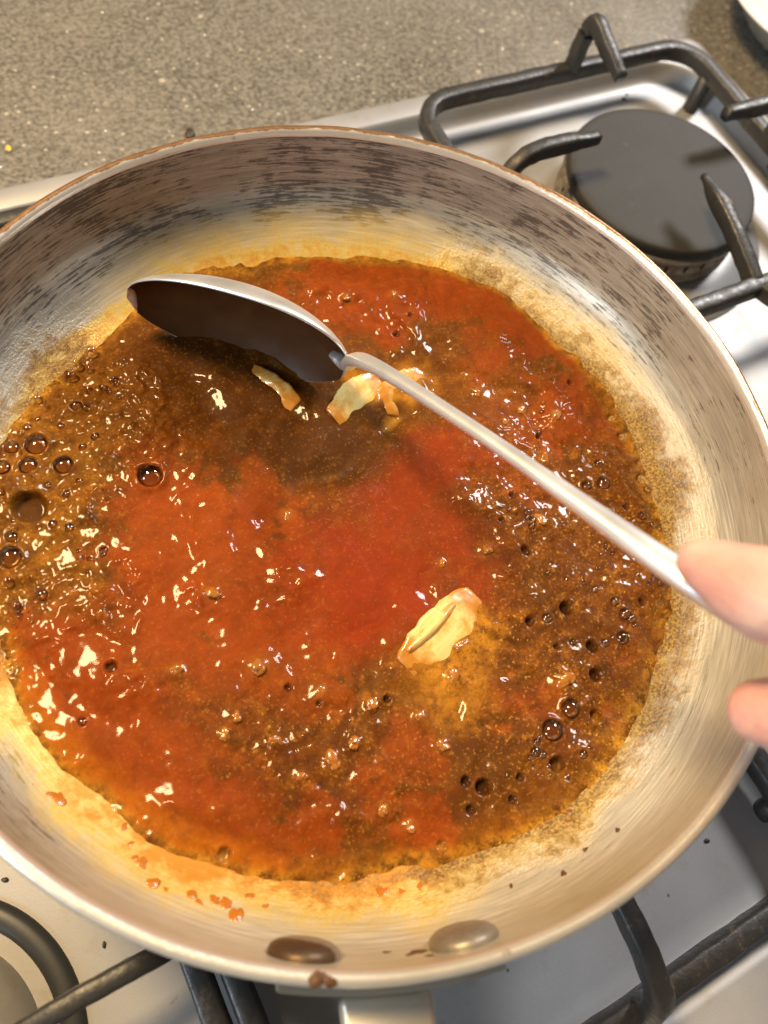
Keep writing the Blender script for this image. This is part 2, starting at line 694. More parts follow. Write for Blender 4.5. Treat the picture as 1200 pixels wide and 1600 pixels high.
rings = []
def ins(d, z, r):
    rings.append(rrect(HX0 + d, HX1 - d, HY0 + d, HY1 - d, r, z))
def wel(d, z, r):
    rings.append(rrect(HX0 + .018 + d, HX1 - .0175 - d, -.1985 + d * 2.1, .2170 - d, max(r - d, .006), z))
ins(0, ZT, .012); ins(0, -.001, .012); ins(.0006, -.0003, .0115); ins(.002, 0, .011)
wel(0, 0, .034); wel(.0008, -.0004, .034); wel(.0019, -.0020, .034); wel(.0034, -.0060, .034); wel(.0048, -.0084, .034); wel(.0068, -.0098, .034); wel(.0100, -.0104, .034)
wel(.032, -.0106, .045); wel(.06, -.0106, .07)
V = np.vstack(rings)
nr = len(rings[0])
F = []
for i in range(len(rings) - 1):
    for j in range(nr):
        a, b = i * nr + j, i * nr + (j + 1) % nr
        F.append((a, b, b + nr, a + nr))
F.append(tuple((len(rings) - 1) * nr + j for j in range(nr)))
me = fix_normals(mesh_np('hob_plate', V, F))
hob = empty('gas_hob', ((HX0 + HX1) / 2, (HY0 + HY1) / 2, ZT))
tag(hob, 'satin stainless steel gas hob plate with pressed well, set into the speckled worktop', 'hob')
part('steel_plate', me, M_steel, hob)
ZW = -.0106


# ------------------------------------------------------------------ burners
def burner(x, y, R, ztop, label, ring=None):
    e = empty('gas_burner', (x, y, ZW))
    tag(e, label, 'burner', 'burners of the hob')
    base = lathe('m', [(R * 1.42, ZW - .001), (R * 1.40, ZW + .002), (R * 1.25, ZW + .005), (R * 1.12, ZW + .008), (R * 1.02, ZW + .009), (R * .5, ZW + .009)], 72, (x, y, 0), False, True)
    part('burner_base', fix_normals(base), M_steel if ring is None else M_ring, e)
    cr = lathe('m', [(R * 1.0, ZW + .008), (R * 1.0, ZW + .012), (R * .965, ZW + .013), (R * .965, ztop - .011), (R * 1.01, ztop - .010), (R * 1.01, ztop - .0065), (R * .5, ztop - .0065)], 96, (x, y, 0), False, True)
    part('flame_crown', fix_normals(cr), M_alloy, e)
    cp = lathe('m', [(R * .96, ztop - .0066), (R * .995, ztop - .006), (R, ztop - .005), (R, ztop - .002), (R * .99, ztop - .0008), (R * .965, ztop - .0002), (R * .9, ztop), (R * .4, ztop + .0003)], 96, (x, y, 0), False, True)
    part('burner_cap', fix_normals(cp), M_cap, e)
    for q in range(28):
        a = 2 * math.pi * q / 28
        sl = lump('m', .0012, 3, (.5, 1, 2.2), .05, 1)
        s_ = part('flame_port', sl, M_dk, e)
        s_.location = Vector((x + R * .966 * math.cos(a), y + R * .966 * math.sin(a), (ZW + ztop) / 2 + .001))
        s_.rotation_euler = (0, 0, a)
    return e


burner(.2403, .1160, .0507, .022, 'large burner with round dark grey cap inside the right pan support')
fb = burner(-.1885, -.0985, .027, .010, 'front left burner beside the frying pan, ringed by an added band painting a dark reflection')
part('reflection_ring', fix_normals(lathe('m', [(.0432, ZW - .0005), (.0436, ZW + .0018), (.0455, ZW + .0026), (.0490, ZW + .0024), (.0512, ZW + .0014), (.0517, ZW - .0005)], 96, (-.1885, -.0985, 0))), M_ring, fb)  # added dark ring painting the steel's dark reflection round the burner

# ------------------------------------------------------------------ pan supports
ZR = .013     # rail centre height


def rail_loop(x0, x1, y0, y1, r, zr):
    P = []
    for cx, cy, a0 in ((x1 - r, y1 - r, 0), (x0 + r, y1 - r, 90), (x0 + r, y0 + r, 180), (x1 - r, y0 + r, 270)):
        for i in range(7):
            a = math.radians(a0 + 90 * i / 6)
            P.append((cx + r * math.cos(a), cy + r * math.sin(a), zr))
    return resample(P, .006, True)


def foot(e, x, y, zr):
    m = bar('m', [(x, y, ZW), (x, y, ZW + .003), (x, y, zr - .002)], .009, .009, sup=2.5)
    part('foot', m, M_iron, e)


def prong(e, pts, w=.0075, h=.0085, tip=.55):
    P = resample(chaikin(pts, 3), .0025)
    tp = lambda t: 1 - (1 - tip) * smooth(.72, 1.0, np.array(t))
    part('prong', bar('m', P, w, h, taper=lambda t: float(tp(t)), rough=.0005), M_iron, e)


def support(x0, x1, y0, y1, label, r=.02, zr=.013):
    e = empty('pan_support', ((x0 + x1) / 2, (y0 + y1) / 2, ZW))
    tag(e, label, 'pan support', 'cast iron pan supports on the hob')
    part('rail', bar('m', rail_loop(x0, x1, y0, y1, r, zr), .0085, .0095, True, rough=.0005), M_iron, e)
    for fx in (x0 + .001, x1 - .001):
        for fy in (y0 + r * 1.3, y1 - r * 1.3):
            foot(e, fx, fy, zr)
    return e


ZP = .0405    # prong centre height
rs = support(.1425, .3300, -.190, .2090, 'dark cast iron pan support around the large burner with round cap')
prong(rs, [(.244, .209, ZR), (.244, .2085, .030), (.244, .206, ZP + .006), (.2445, .196, ZP + .001), (.245, .1735, ZP - .006)], tip=.75)
prong(rs, [(.1425, .130, ZR), (.1440, .131, .022), (.152, .134, .037), (.166, .1365, ZP), (.201, .1340, ZP)], tip=.7)
prong(rs, [(.330, .127, ZR), (.329, .127, .030), (.322, .127, ZP), (.305, .127, ZP), (.279, .128, ZP)], tip=.8)
cb = resample([(.1425, .0345, ZR), (.150, .0345, .020), (.165, .0345, .027), (.190, .0345, .030), (.2345, .0345, .030), (.280, .0345, .030), (.31, .0345, .027), (.322, .0345, .02), (.330, .0345, ZR)], .004)
part('cross_bar', bar('m', chaikin(cb, 1), .0085, .009, rough=.0005), M_iron, rs)
prong(rs, [(.2335, .036, .030), (.2345, .050, .0345), (.237, .070, .0385), (.2395, .096, ZP)], tip=.35)
prong(rs, [(.235, .033, .030), (.235, .010, .037), (.235, -.02, ZP)], tip=.5)
prong(rs, [(.235, -.190, ZR), (.235, -.188, .03), (.235, -.17, ZP), (.235, -.12, ZP)], tip=.6)
prong(rs, [(.330, .098, ZR), (.326, .098, .021), (.316, .099, .024), (.300, .100, .026)], tip=.6)

ZC = .0325
ZL = .0015
cs = support(-.0915, .1125, -.1870, .2055, 'dark cast iron pan support carrying the aluminium frying pan', zr=ZL)
for sx in (-1, 1):
    prong(cs, [(.0105 + sx * .102, 0, ZL), (.0105 + sx * .098, 0, .024), (.0105 + sx * .085, 0, ZC), (.0105 + sx * .035, 0, ZC)])
prong(cs, [(.024, -.1870, ZL), (.0235, -.1865, .014), (.0225, -.180, .027), (.023, -.166, ZC), (.024, -.150, ZC), (.023, -.06, ZC)])
prong(cs, [(.006, .2055, ZL), (.006, .20, .026), (.006, .185, ZC), (.006, .06, ZC)])

ls = support(-.335, -.1015, -.1870, .2055, 'dark cast iron pan support over the front left burner', zr=ZL)
prong(ls, [(-.1015, -.0995, ZL), (-.1018, -.0995, .018), (-.106, -.0995, .028), (-.118, -.0995, .031), (-.158, -.1000, .031)], w=.0062, h=.0075)
prong(ls, [(-.335, -.0995, ZL), (-.33, -.0995, .026), (-.31, -.0995, .031), (-.225, -.0995, .031)])
prong(ls, [(-.19, -.1870, ZL), (-.19, -.185, .026), (-.19, -.17, .031), (-.19, -.132, .031)])

# ------------------------------------------------------------------ frying pan
PB = .0370    # underside of the pan
prof_in = [(.0, .0395), (.05, .0395), (.09, .0396), (.1030, .0400), (.1080, .0412), (.1130, .0430), (.1175, .0452), (.1230, .0492), (.1290, .0545),
           (.1325, .0582), (.1345, .0618), (.1354, .0660), (.1361, .0740), (.1368, .0835)]
prof_in = np.array(prof_in)


def spline(P, n):
    P = np.array(P, float)
    L = np.r_[0, np.cumsum(np.linalg.norm(np.diff(P, axis=0), axis=1))]
    # chaikin smooth then resample
    Q = np.c_[P, np.zeros(len(P))]
    Q = chaikin(Q, 2)[:, :2]
    L = np.r_[0, np.cumsum(np.linalg.norm(np.diff(Q, axis=0), axis=1))]
    s = np.linspace(0, L[-1], n)
    return np.stack([np.interp(s, L, Q[:, 0]), np.interp(s, L, Q[:, 1])], 1)


SEG = 384
inn = spline(prof_in[2:], 70)
out = np.array([(.1395, .0790), (.1383, .0700), (.1372, .0620), (.1352, .0565), (.1310, .0515), (.1240, .0450), (.1170, .0405), (.1100, .0378), (.1030, PB), (.05, PB)])
prof = np.vstack([prof_in[:2], inn, ])
pan = empty('frying_pan', (0, 0, PB))
tag(pan, 'worn aluminium frying pan with flared wall and two handle rivets, standing on the hob', 'frying pan')


def add_masks(me, rim=False):
    n = len(me.vertices)
    co = np.zeros(n * 3)
    me.vertices.foreach_get('co', co)
    co = co.reshape(-1, 3)
    r = np.hypot(co[:, 0], co[:, 1]) + 1e-9
    th = np.degrees(np.arctan2(co[:, 1], co[:, 0]))
    vattr(me, 'brush', np.stack([co[:, 0] / r, co[:, 1] / r, co[:, 2] + r * .4], 1))
    return co, r, th


def arc(th, c, half, soft):
    d = np.abs((th - c + 180) % 360 - 180)
    return 1 - smooth(half, half + soft, d)


me = lathe('m', prof, SEG, (0, 0, 0), False, False)
co, r, th = add_masks(me)
z = co[:, 2]
wob = (fbm(co[:, 0] * 45, co[:, 1] * 45, 4, 5) - .5) * 1.6
up = smooth(.0500, .0590, z + wob * .008)
burn = up * (arc(th, 112, 78, 45) * .95 + arc(th, 10, 25, 25) * .62)
burn = np.clip(burn + arc(th, 108, 75, 40) * smooth(.0445, .052, z + wob * .01) * .35, 0, 1)
fattr(me, 'burn', burn)
fattr(me, 'heat', np.clip(arc(th, -3, 26, 26) * smooth(.056, .066, z) * (1 - .4 * smooth(.074, .084, z)), 0, 1) * .75)
h = z - .0455
lin = lambda w: np.clip(1 - (h + wob * .006) / w, 0, 1)
film = arc(th, -146, 40, 16) * np.clip(1 - (h + wob * .006) / .0150, 0, 1.2) ** 1.2 * 1.25
film = np.maximum(film, arc(th, -102, 22, 14) * np.clip(1 - (h + wob * .005) / .0105, 0, 1.2) ** 1.3 * .95)
film = np.maximum(film, arc(th, 55, 42, 25) * np.clip(1 - (h + wob * .005) / .013, 0, 1.2) * .55)
film = np.maximum(film, (1 - smooth(.0, .003, h + wob * .003)) * .8)
fattr(me, 'film', film)
crust = arc(th, -68, 34, 18) * lin(.0150)
crust = np.maximum(crust, arc(th, -5, 40, 20) * lin(.0125))
crust = np.maximum(crust, arc(th, 152, 26, 16) * lin(.0125) * .9)
crust = np.maximum(crust, arc(th, -108, 16, 10) * lin(.012) * .6)
fattr(me, 'crust', crust)
part('pan_wall', me, M_alu, pan)
# outside skin
me = lathe('m', np.vstack([[(.1401, .0815)], out]), 192, (0, 0, 0), False, True)
add_masks(me)
n = len(me.vertices)
for a in ('burn', 'heat', 'film', 'crust'):
    fattr(me, a, np.full(n, .6 if a == 'burn' else 0))
part('pan_outside', fix_normals(me), M_alu, pan)
# rolled rim
rp = [(.1367, .0830), (.1369, .0842), (.1374, .0851), (.1382, .0856), (.1391, .0857), (.1399, .0853), (.1404, .0845), (.1406, .0834), (.1404, .0822), (.1398, .0812)]
me = lathe('m', rp, SEG, (0, 0, 0))
co, r, th = add_masks(me)
# dents and wobble of the hand-worn edge
wv = (fbm(th / 9 + 60, th * 0, 3, 8) - .5) * .0007
for v, d in zip(me.vertices, wv):
    v.co.z += d
rust = arc(th, 95, 62, 30) * smooth(.1374, .1388, r) + arc(th, 10, 45, 30) * smooth(.1383, .1396, r) * 1.0 + .12
fattr(me, 'rust', np.clip(rust, 0, 1.1))
part('pan_rim', fix_normals(me), M_rim, pan)

# handle, bracket and rivets
ha = math.radians(-112.6)
hd = np.array([math.cos(ha), math.sin(ha), 0])
hs = np.array([-hd[1], hd[0], 0])             # sideways


def hp(d, s, z):
    return hd * d + hs * s + np.array([0, 0, z])


def slab(name, outline, zt, th, bevel=.0015):
    """plate: outline (d, s) pairs in handle space, top height function, thickness"""
    bm = bmesh.new()
    top = [bm.verts.new(hp(d, s, zt(d))) for d, s in outline]
    bot = [bm.verts.new(hp(d, s, zt(d) - th)) for d, s in outline]
    bm.faces.new(top)
    bm.faces.new(bot[::-1])
    for i in range(len(top)):
        j = (i + 1) % len(top)
        bm.faces.new((top[i], bot[i], bot[j], top[j]))
    bmesh.ops.recalc_face_normals(bm, faces=bm.faces)
    bmesh.ops.bevel(bm, geom=list(bm.edges), offset=bevel, segments=3, affect='EDGES', profile=.5)
    me = bpy.data.meshes.new(name)
    bm.to_mesh(me)
    bm.free()
    me.polygons.foreach_set('use_smooth', [True] * len(me.polygons))
    return me


part('handle', slab('m', [(.1450, -.0125), (.1450, .0125), (.165, .0115), (.22, .0105), (.33, .013), (.338, .008), (.338, -.008), (.33, -.013), (.22, -.0105), (.165, -.0115)],
                    lambda d: .0605 + (d - .145) * .32, .006, .002), M_handle, pan)
# bracket hugging the wall under the rim
V = []
nb = 26
for i in range(nb):
    a = ha + (i / (nb - 1) - .5) * .40
    for rr, zz in ((.1388, .050), (.1400, .057), (.1405, .066), (.1412, .074), (.1432, .075), (.1437, .066), (.1432, .057), (.1418, .049)):
        V.append((rr * math.cos(a), rr * math.sin(a), zz))
F = []
for i in range(nb - 1):
    for j in range(8):
        F.append((i * 8 + j, i * 8 + (j + 1) % 8, (i + 1) * 8 + (j + 1) % 8, (i + 1) * 8 + j))
F += [tuple(range(8)), tuple((nb - 1) * 8 + j for j in range(8))]
part('handle_bracket', fix_normals(mesh_np('m', V, F, False)), M_handle, pan)
for pa, st0 in ((-121.8, 1), (-104.3, 0)):
    a = math.radians(pa)
    rm = lathe('m', [(.0092, -.0004), (.0092, .0012), (.0088, .0022), (.0074, .0032), (.005, .0038), (.0016, .0040)], 40, (0, 0, 0), False, True)
    n = len(rm.vertices)
    co = np.zeros(n * 3)
    rm.vertices.foreach_get('co', co)
    co = co.reshape(-1, 3)
    # local y is up the wall
    fattr(rm, 'stain', st0 * np.clip(.36 + (-co[:, 1] * 75 - co[:, 0] * 40), 0, 1))
    rv = link('rivet', rm, M_rivet, pan)
    rv.matrix_parent_inverse = Matrix.Translation(-Vector(pan.location))
    inward = Vector((-math.cos(a), -math.sin(a), .13)).normalized()
    xax = Vector((math.sin(a), -math.cos(a), 0)) * -1
    yax = inward.cross(xax)
    mw = Matrix((xax, yax, inward)).transposed().to_4x4()
    mw.translation = Vector((.1356 * math.cos(a), .1356 * math.sin(a), .0695))
    rv.matrix_basis = mw

# ------------------------------------------------------------------ sauce
ZS = .0458
ST = .00058
ax = np.arange(-.128, .128 + ST, ST)
GX, GY = np.meshgrid(ax, ax, indexing='ij')
RR = np.hypot(GX, GY)
PX = proj(np.stack([GX.ravel(), GY.ravel(), np.full(GX.size, ZS)], 1))
PXx = PX[:, 0].reshape(GX.shape)
PXy = PX[:, 1].reshape(GX.shape)
# domain warp so that the colour patches get swirled, uneven outlines
wx = (fbm(GX * 38, GY * 38, 4, 21) - .5) * 150
wy = (fbm(GX * 38, GY * 38, 4, 31) - .5) * 150


def blob(px, py, rx, ry, ang=0, soft=.6, warp=1.0):
    c, s = math.cos(math.radians(ang)), math.sin(math.radians(ang))
    dx = PXx + wx * warp - px
    dy = PXy + wy * warp - py
    u = (dx * c + dy * s) / rx
    v = (-dx * s + dy * c) / ry
    return 1 - smooth(1 - soft, 1 + soft, np.hypot(u, v))


def mx_(*a):
    r = a[0]
    for b in a[1:]:
        r = np.maximum(r, b)
    return r


th = np.degrees(np.arctan2(GY, GX))
red = mx_(blob(600, 890, 150, 100, -12), blob(660, 760, 120, 70, -25) * .8)
orange = mx_(blob(330, 800, 170, 90, 25), blob(330, 960, 190, 120, 0), blob(190, 1130, 230, 130, 35), blob(420, 1310, 210, 60, 12) * .9,
             blob(655, 1290, 60, 70, 0), blob(90, 1030, 120, 70, 20), blob(640, 480, 190, 55, 8), blob(790, 520, 150, 60, 38), blob(880, 640, 60, 110, -20) * .9,
             blob(640, 1180, 60, 80, 10) * .7, blob(860, 1090, 110, 40, 10) * .6, blob(820, 700, 90, 50, 60) * .6, blob(560, 430, 120, 40, 0), blob(480, 1080, 120, 50, 20) * .75, blob(560, 1270, 150, 70, -10) * .85, blob(300, 1230, 160, 70, 20), blob(250, 870, 120, 60, 10), blob(520, 1000, 90, 60, 0) * .8, blob(960, 640, 40, 90, -25) * .6, blob(900, 1060, 90, 30, -15) * .6)
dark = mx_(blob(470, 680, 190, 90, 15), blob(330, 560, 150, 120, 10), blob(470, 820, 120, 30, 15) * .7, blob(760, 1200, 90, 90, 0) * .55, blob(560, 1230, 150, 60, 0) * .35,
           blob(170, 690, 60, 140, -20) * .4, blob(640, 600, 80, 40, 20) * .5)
gold = mx_(blob(60, 690, 120, 220, 8) * .8, blob(60, 930, 80, 110, 0) * .6, smooth(.104, .119, RR + (fbm(GX * 60, GY * 60, 3, 4) - .5) * .012) * .85)
gold = gold * (1 - .75 * arc(th, -150, 20, 15)) * (1 - .55 * arc(th, 62, 22, 12))
brown = np.array([.150, .050, .005])
col = np.ones(GX.shape + (3,)) * brown
ml = lambda col, m, c: col * (1 - m[..., None]) + np.array(c) * m[..., None]
swirl = fbm(GX * 85 + wx * .035, GY * 85 + wy * .035, 6, 51, .6)
tc_, ts_ = np.cos(np.radians(th)), np.sin(np.radians(th))
stir = fbm(RR * 95 + tc_ * 1.5 + ts_ * .9 + wx * .026, tc_ * 1.9 + ts_ * 1.4 + wy * .02 + RR * 22, 5, 57, .55)
swirl = swirl * .62 + stir * .38
col = ml(col, smooth(.45, .62, swirl) * .6, [.20, .062, .004])
col = ml(col, gold * .75, [.27, .12, .008])
col = ml(col, dark * .92, [.050, .018, .003])  # dark brown sauce, with the spoon's shadow painted in as well
om = np.clip(orange * smooth(.42, .57, swirl + (orange - .45) * .30), 0, 1)
col = ml(col, om * .92, [.265, .045, .004])
rm_ = np.clip(red * 1.1, 0, 1)
col = ml(col, rm_ * .95, [.235, .025, .003])
lowedge = smooth(.108, .119, RR + (swirl - .5) * .014) * arc(th, -138, 42, 14)
col = ml(col, lowedge * .8, [.44, .13, .005])
smoothness = np.clip(mx_(om * .85, rm_, dark * .55), 0, 1)
rightz = blob(900, 960, 190, 330, 0, .5)
leftz = blob(90, 780, 170, 300, 0, .5)
lowz = blob(480, 1180, 260, 130, 10, .5)
grain = np.clip((.34 + .36 * mx_(rightz, lowz) + .2 * leftz) * (1 - .80 * smoothness), .03, 1)

# heights (metres)
gate = smooth(.46, .66, fbm(GX * 48, GY * 48, 3, 63))
H = (fbm(GX * 24, GY * 24, 2, 61) - .5) * .0040
lum = fbm(GX * 130, GY * 130, 3, 71)
H += (smooth(.42, .75, lum) * .0012) * (.25 + .75 * gate) * (1 - .7 * smoothness) * (.5 + .5 * mx_(lowz, rightz, leftz))
rid = 1 - np.abs(2 * fbm(GX * 85 + wx * .012, GY * 85 + wy * .012, 3, 81) - 1)
stir2 = fbm(RR * 70 + tc_ * 1.5 + ts_ * .9 + wx * .02, tc_ * 1.6 + ts_ * 1.2 + wy * .016 + RR * 18, 2, 57, .4)
H += (stir2 - .5) * .0030 * smooth(.02, .05, RR)
H += (rid ** 3 - .4) * .0017 * (.07 + (.55 * leftz + .28 * (1 - smoothness)) * (.15 + .85 * gate))
H += (fbm(GX * 300, GY * 300, 2, 91) - .5) * .0008 * (grain + .05)
H += (fbm(GX * 800, GY * 800, 2, 95) - .5) * .00018 * (grain + .03)
# stirred furrow behind the spoon
for (x0, y0, x1, y1, dpt, wd) in ((430, 810, 620, 640, -.0022, 26), (620, 640, 700, 560, -.0015, 24), (300, 600, 420, 800, -.0012, 30), (700, 470, 900, 660, .0012, 26)):
    t = np.clip(((PXx + wx * .4 - x0) * (x1 - x0) + (PXy + wy * .4 - y0) * (y1 - y0)) / ((x1 - x0) ** 2 + (y1 - y0) ** 2), 0, 1)
    dd = np.hypot(PXx + wx * .4 - x0 - t * (x1 - x0), PXy + wy * .4 - y0 - t * (y1 - y0))
    H += dpt * np.exp(-(dd / wd) ** 2)

spots = [(195, 640, 75, 95, 1), (160, 785, 45, 28, 1), (182, 968, 45, 30, 1), (220, 1072, 60, 28, 1), (335, 930, 34, 30, .8), (462, 905, 24, 20, .8), (210, 890, 50, 24, .8), (520, 460, 60, 40, .7), (625, 480, 60, 45, .7), (230, 1280, 30, 40, .8),
         (440, 1165, 60, 60, .6), (540, 1290, 40, 30, .7), (660, 1010, 40, 40, .5), (860, 640, 60, 40, .7), (810, 690, 50, 40, .6), (735, 790, 40, 20, .5), (120, 1200, 30, 20, .7), (560, 1130, 50, 40, .6), (870, 1030, 60, 60, .4), (100, 600, 60, 60, .8)]
sp_ = 0 * GX
for (px, py, rx, ry, am) in spots:
    sp_ = np.maximum(sp_, blob(px, py, rx, ry, 0, .7, .5) * am)
rid2 = 1 - np.abs(2 * fbm(GX * 190 + wx * .02, GY * 190 + wy * .02, 3, 85) - 1)
H += (rid2 ** 2 - .5) * .0014 * sp_
H += sp_ * .0012
# bubbles: (px, py, radius mm, kind) - kind 1 = dome, 0 = popped pit
bub = [(58, 697, 5.0, 1), (45, 730, 4.0, 1), (100, 728, 4.2, 1), (18, 700, 3.4, 1), (5, 733, 3.6, 1), (18, 873, 4.6, 1), (48, 795, 7.2, 0), (110, 588, 3.0, 1), (142, 548, 2.6, 1), (120, 568, 2.2, 1),
       (120, 637, 2.6, 1), (58, 622, 2.0, 1), (42, 668, 2.2, 1), (150, 685, 2.0, 1), (95, 666, 1.8, 1), (20, 842, 2.4, 1), (68, 932, 2.2, 1), (28, 950, 1.8, 1), (110, 828, 2.0, 1), (4, 775, 2.6, 1), (85, 822, 1.8, 1),
       (140, 577, 1.8, 1), (75, 760, 1.6, 1), (125, 755, 1.5, 1), (130, 700, 1.8, 1), (15, 912, 2.0, 1), (105, 775, 1.6, 1), (60, 655, 1.4, 1), (135, 640, 1.6, 1),
       (885, 950, 3.4, 0), (827, 972, 2.3, 0), (820, 862, 2.8, 0), (853, 967, 2.4, 1), (925, 1010, 3.0, 0), (975, 960, 2.6, 1), (985, 967, 2.2, 1), (1003, 940, 2.2, 0), (1005, 745, 2.6, 0), (943, 755, 3.2, 1),
       (918, 757, 2.6, 1), (1013, 762, 1.8, 1), (980, 790, 1.8, 0), (1003, 806, 2.2, 1), (985, 830, 1.8, 1), (870, 1010, 1.7, 0), (862, 1142, 4.6, 1), (890, 1108, 4.0, 1), (932, 1118, 3.0, 0), (930, 1055, 3.2, 0),
       (972, 997, 3.0, 1), (870, 1195, 3.4, 0), (755, 1230, 3.4, 0), (727, 1222, 2.4, 0), (812, 1215, 1.8, 0), (975, 680, 3.0, 0), (958, 650, 2.4, 0), (935, 725, 2.0, 1), (800, 775, 2.0, 0), (783, 815, 1.8, 0),
       (895, 1003, 1.6, 1), (945, 1005, 1.8, 1), (960, 940, 2.0, 1), (910, 1180, 2.0, 1), (835, 1175, 2.2, 1), (800, 1250, 1.8, 0), (1020, 820, 1.6, 1), (890, 600, 1.8, 0), (450, 1075, 1.8, 0), (605, 1092, 1.8, 0),
       (498, 1100, 1.4, 0), (350, 1335, 2.6, 0), (235, 745, 5.5, 1), (175, 1045, 2.6, 0), (130, 1130, 2.0, 1), (620, 520, 2.0, 0), (640, 495, 1.6, 0), (690, 1320, 1.7, 0), (735, 1265, 2.0, 0)]
for _ in range(26):
    if random.random() < .5:
        cx_, cy_ = random.uniform(0, 170), random.uniform(545, 990)
    else:
        cx_, cy_ = random.uniform(800, 1035), random.uniform(650, 1230)
    for _k in range(random.randint(3, 9)):
        bub.append((cx_ + random.gauss(0, 13), cy_ + random.gauss(0, 11), random.choice((.5, .6, .7, .8, 1.0, 1.3, 1.7)), 1 if random.random() < .85 else 0))
for px, py, rr in ((700, 1000, .017), (565, 620, .012), (640, 605, .012), (418, 602, .012)):
    P = at(px, py, ZS)
    m = .8 * (1 - smooth(rr * .5, rr, np.hypot(GX - P[0], GY - P[1])))
    H = H * (1 - m)
BITS = [(876, 1066, 2.6), (405, 1040, 2.6), (555, 1160, 2.2), (580, 1100, 2.2), (520, 1190, 2.4), (690, 1165, 1.8), (720, 1010, 2.0), (705, 1060, 2.2), (850, 720, 2.0), (840, 815, 2.0), (815, 640, 2.0),
                                 (275, 1050, 1.7), (450, 800, 1.6), (330, 930, 1.8), (470, 1215, 1.6), (640, 1290, 1.6), (370, 1120, 1.7), (760, 860, 1.8), (690, 880, 1.4), (540, 470, 1.5), (615, 465, 1.6), (920, 800, 1.5), (600, 1265, 1.6),
                                 (430, 1160, 1.8), (350, 1150, 1.5), (655, 1120, 1.7), (500, 1080, 1.6), (865, 655, 1.7), (745, 615, 1.6), (790, 660, 1.5)]
for px, py, r in BITS:
    P = at(px, py, ZS)
    d2 = np.hypot(GX - P[0], GY - P[1])
    H += r * .00055 * np.exp(-(d2 / (r * .0014)) ** 2)
    col = ml(col, .8 * np.exp(-(d2 / (r * .0014)) ** 2), [.33, .11, .012])
for px, py, rpx in ((705, 1060, 85), (735, 985, 60), (640, 600, 60), (560, 600, 40)):
    P = at(px, py, ZS)
    d2 = np.hypot(GX - P[0], GY - P[1]) + (fbm(GX * 120, GY * 120, 3, 7) - .5) * .010
    col = ml(col, .85 * (1 - smooth(rpx * .4 / 4600, rpx * 1.1 / 4600, d2)), [.46, .19, .014])
BUB = []
for px, py, rmm, kind in bub:
    P = at(px, py, ZS)
    if np.hypot(P[0], P[1]) > .118:
        continue
    rr = rmm * .001 * .78
    d2 = np.hypot(GX - P[0], GY - P[1])
    i = int(round((P[0] - ax[0]) / ST))
    j = int(round((P[1] - ax[0]) / ST))
    zc = H[max(i - 1, 0):i + 2, max(j - 1, 0):j + 2].mean()
    m = 1 - smooth(rr * .75, rr * 1.05, d2)
    H = H * (1 - m) + (zc - min(rr * (1.15 if kind == 0 else .38), .0034)) * m      # hollow under it
    H += rr * (.22 if kind else .10) * np.exp(-((d2 - rr * 1.12) / (rr * .28)) ** 2)       # raised lip
    mk = 1 - smooth(rr * .7, rr * 1.0, d2)
    col = ml(col, mk * (.45 if kind else .8), [.13, .055, .008] if kind else [.045, .018, .004])
    grain = grain * (1 - mk * .9)
    if kind:
        BUB.append((P[0], P[1], ZS + zc, rr))

# level: the liquid creeps unevenly up the wall
edge = (fbm(GX * 22 + 9, GY * 22, 3, 101) - .5) * .0058 * smooth(.09, .116, RR)
edge = edge + (fbm(GX * 150, GY * 150, 3, 103) - .5) * .0016 * smooth(.108, .118, RR)
Z = ZS + H * (1 - .5 * smooth(.108, .119, RR)) + edge
Z = Z - .0012 * smooth(.116, .128, RR)
Z = Z - .0022 * arc(th, 95, 35, 20) * smooth(.085, .117, RR)
wallz = np.interp(RR, prof[:, 0], prof[:, 1])
thin = 1 - smooth(.0002, .0028, Z - wallz + (swirl - .5) * .0016)
col = ml(col, thin * .8, [.50, .245, .022])
grain = np.clip(grain + thin * .5, 0, 1)
keep = RR < .1275
idx = -np.ones(GX.shape, int)
idx[keep] = np.arange(keep.sum())
V = np.stack([GX[keep], GY[keep], Z[keep]], 1)
q = keep[:-1, :-1] & keep[1:, :-1] & keep[1:, 1:] & keep[:-1, 1:]
Fq = np.stack([idx[:-1, :-1][q], idx[1:, :-1][q], idx[1:, 1:][q], idx[:-1, 1:][q]], 1)
me = bpy.data.meshes.new('sauce')
me.vertices.add(len(V))
me.vertices.foreach_set('co', V.astype(np.float32).ravel())
me.loops.add(Fq.size)
me.loops.foreach_set('vertex_index', Fq.astype(np.int32).ravel())
me.polygons.add(len(Fq))
me.polygons.foreach_set('loop_start', np.arange(0, Fq.size, 4, dtype=np.int32))
me.update(calc_edges=True)
me.polygons.foreach_set('use_smooth', [True] * len(Fq))
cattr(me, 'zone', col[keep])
fattr(me, 'grain', grain[keep])
sauce = link('sauce', me, M_sauce)
tag(sauce, 'bubbling red-brown tomato sauce with golden oil filling the frying pan', 'sauce')


def hz(x, y):
    i = int(np.clip(round((x - ax[0]) / ST), 0, len(ax) - 1))
    j = int(np.clip(round((y - ax[0]) / ST), 0, len(ax) - 1))
    return float(Z[i, j])


